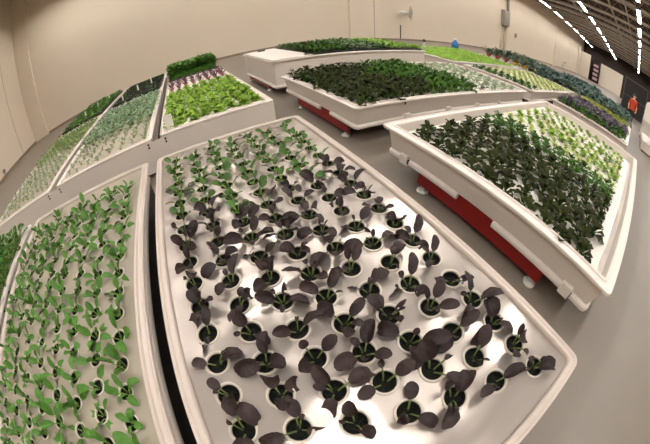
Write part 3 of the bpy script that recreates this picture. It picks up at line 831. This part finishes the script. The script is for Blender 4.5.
# tap post at the far end and blue jug
r = thing('tap_post', 'thin grey post with black knob at far corner of the tall tub', 'tap', (5.60, 5.24, .73))
b = MB(); b.tube([(0, 0, 0), (0, 0, .24)], .022); b.build('post', M['zinc'], r)
b = MB(); b.lathe([(.001, 0), (.04, .01), (.05, .04), (.035, .075), (.001, .085)], (0, 0, .23), 12); b.build('knob', M['black'], r)
b = MB(); b.tube([(0, 0, .10), (.08, -.01, .10), (.10, -.01, .05)], .016); b.build('spout', M['zinc'], r)
r = thing('water_jug', 'small round blue jug standing behind the pale yellow-green cress', 'jug', (10.62, 8.03, .475))
b = MB(); b.lathe([(.001, 0), (.11, 0), (.17, .09), (.18, .22), (.13, .34), (.06, .40), (.055, .46)], n=18); b.build('body', M['blue'], r)
b = MB(); b.lathe([(.065, .45), (.065, .51), (.001, .52)], n=14); b.build('cap', M['tag'], r)

# ------------------------------------------------------------------ right of the aisle: tank and low box
r = thing('water_tank', 'tall white round tank at the right edge beyond the floor aisle', 'tank', (15.9, -1.42, 0))
b = MB(); b.lathe([(.001, .03), (.66, .03), (.72, .06), (.74, .14), (.72, .22), (.72, .9), (.735, .92), (.735, .98), (.72, 1.0), (.72, 1.7), (.66, 1.86), (.35, 1.98), (.28, 2.0)], n=36); b.build('body', M['tub'], r)
b = MB(); b.lathe([(.30, 1.98), (.30, 2.08), (.26, 2.10), (.001, 2.10)], n=24); b.build('lid', M['black'], r)
b = MB(); b.lathe([(.001, 0), (.68, 0), (.68, .03)], n=28); b.build('base', M['black'], r)
r = thing('low_tub', 'low white lidded tub on dark base beside the aisle at the right edge', 'tub', (13.0, -1.75, 0))
b = MB(); b.bbox(-1.45, 1.45, -.95, .95, 0, .05, .02); b.build('base', M['black'], r)
b = MB(); b.bbox(-1.52, 1.52, -1.0, 1.0, .05, .36, .05); b.build('body', M['tub'], r)
b = MB(); b.bbox(-1.56, 1.56, -1.04, 1.04, .36, .40, .03); b.build('lid', M['tub'], r)
b = MB(); b.lathe([(.03, 0), (.03, .02), (.001, .025)], (-1.2, .6, .40), 10); b.build('plug', M['black'], r)

# ------------------------------------------------------------------ person in orange standing among the far tubs
def person():
    r = thing('person', 'person in orange-red shirt and dark trousers standing by the far kale tub', 'person', (16.75, .05, 0))
    V = [(0, 0, .96), (0, 0, 1.12), (0, 0, 1.32), (0, 0, 1.46), (0, 0, 1.55), (-.02, 0, 1.64), (-.02, 0, 1.76),
         (0, .17, 1.45), (-.02, .26, 1.18), (-.16, .24, .98), (-.23, .23, .95),
         (0, -.17, 1.45), (-.02, -.26, 1.18), (-.14, -.26, .96), (-.21, -.25, .92),
         (0, .10, .90), (.0, .11, .50), (.03, .11, .09), (-.10, .12, .035),
         (0, -.10, .90), (-.02, -.11, .50), (.03, -.11, .09), (-.10, -.12, .035)]
    E = [(0, 1), (1, 2), (2, 3), (3, 4), (4, 5), (5, 6), (3, 7), (7, 8), (8, 9), (9, 10), (3, 11), (11, 12), (12, 13), (13, 14), (0, 15), (15, 16), (16, 17), (17, 18), (0, 19), (19, 20), (20, 21), (21, 22)]
    Rr = [(.14, .17), (.12, .15), (.13, .17), (.11, .14), (.055, .06), (.095, .08), (.09, .08), (.07, .07), (.05, .05), (.036, .036), (.045, .03), (.07, .07), (.05, .05), (.036, .036), (.045, .03),
          (.10, .10), (.068, .068), (.045, .045), (.04, .045), (.10, .10), (.068, .068), (.045, .045), (.04, .045)]
    me = bpy.data.meshes.new('body_cage'); me.from_pydata(V, E, []); me.update()
    o = bpy.data.objects.new('body_cage', me); COL.objects.link(o)
    sk = o.modifiers.new('skin', 'SKIN'); sb = o.modifiers.new('sub', 'SUBSURF'); sb.levels = 2; sb.render_levels = 2
    for i, q in enumerate(Rr):
        me.skin_vertices[0].data[i].radius = q
        me.skin_vertices[0].data[i].use_root = (i == 0)
    dg = bpy.context.evaluated_depsgraph_get(); dg.update()
    me2 = bpy.data.meshes.new_from_object(o.evaluated_get(dg)); me2.name = 'body'
    bpy.data.objects.remove(o)
    me2.materials.clear()
    for m in ('skin', 'trouser', 'shirt', 'black'): me2.materials.append(M[m])
    for p in me2.polygons:
        c = p.center
        p.use_smooth = True
        p.material_index = 3 if c.z < .10 else 1 if c.z < .93 and abs(c.y) < .22 else 2 if (c.z < 1.50 and not (abs(c.y) > .19 and c.z < 1.20)) else 0
    body = link('body', me2, r)
    b = MB(); b.lathe([(.001, 1.865), (.06, 1.855), (.10, 1.80), (.108, 1.74), (.09, 1.66)], (.012, 0, 0), 14); b.build('hair', M['hair'], r)
    b = MB(); b.lathe([(.001, 0), (.012, .006), (.016, .024), (.008, .04), (.001, .042)], (-.115, 0, 1.68), 8); b.build('nose', M['skin'], r)
    for s in (-1, 1):
        b = MB(); b.lathe([(.001, 0), (.009, .006), (.001, .012)], (-.105, s * .035, 1.715), 8); b.build('eye', M['black'], r)
        b = MB(); b.lathe([(.001, 0), (.018, .015), (.016, .045), (.001, .06)], (-.02, s * .092, 1.66), 8); b.build('ear', M['skin'], r)
        for k in range(4):
            a = (k - 1.5) * .018
            x0 = -.235
            b = MB(); b.tube([(x0, s * .24 + a, .945 if s > 0 else .915), (x0 - .045, s * .24 + a, .925 if s > 0 else .895), (x0 - .07 + abs(k - 1.5) * .008, s * .24 + a, .89 if s > 0 else .86)], [.010, .009, .007], 6); b.build('finger', M['skin'], r)
        b = MB(); b.tube([(-.21, s * .21, .95 if s > 0 else .92), (-.24, s * .185, .94 if s > 0 else .91), (-.265, s * .18, .92 if s > 0 else .89)], [.012, .010, .008], 6); b.build('thumb', M['skin'], r)
person()
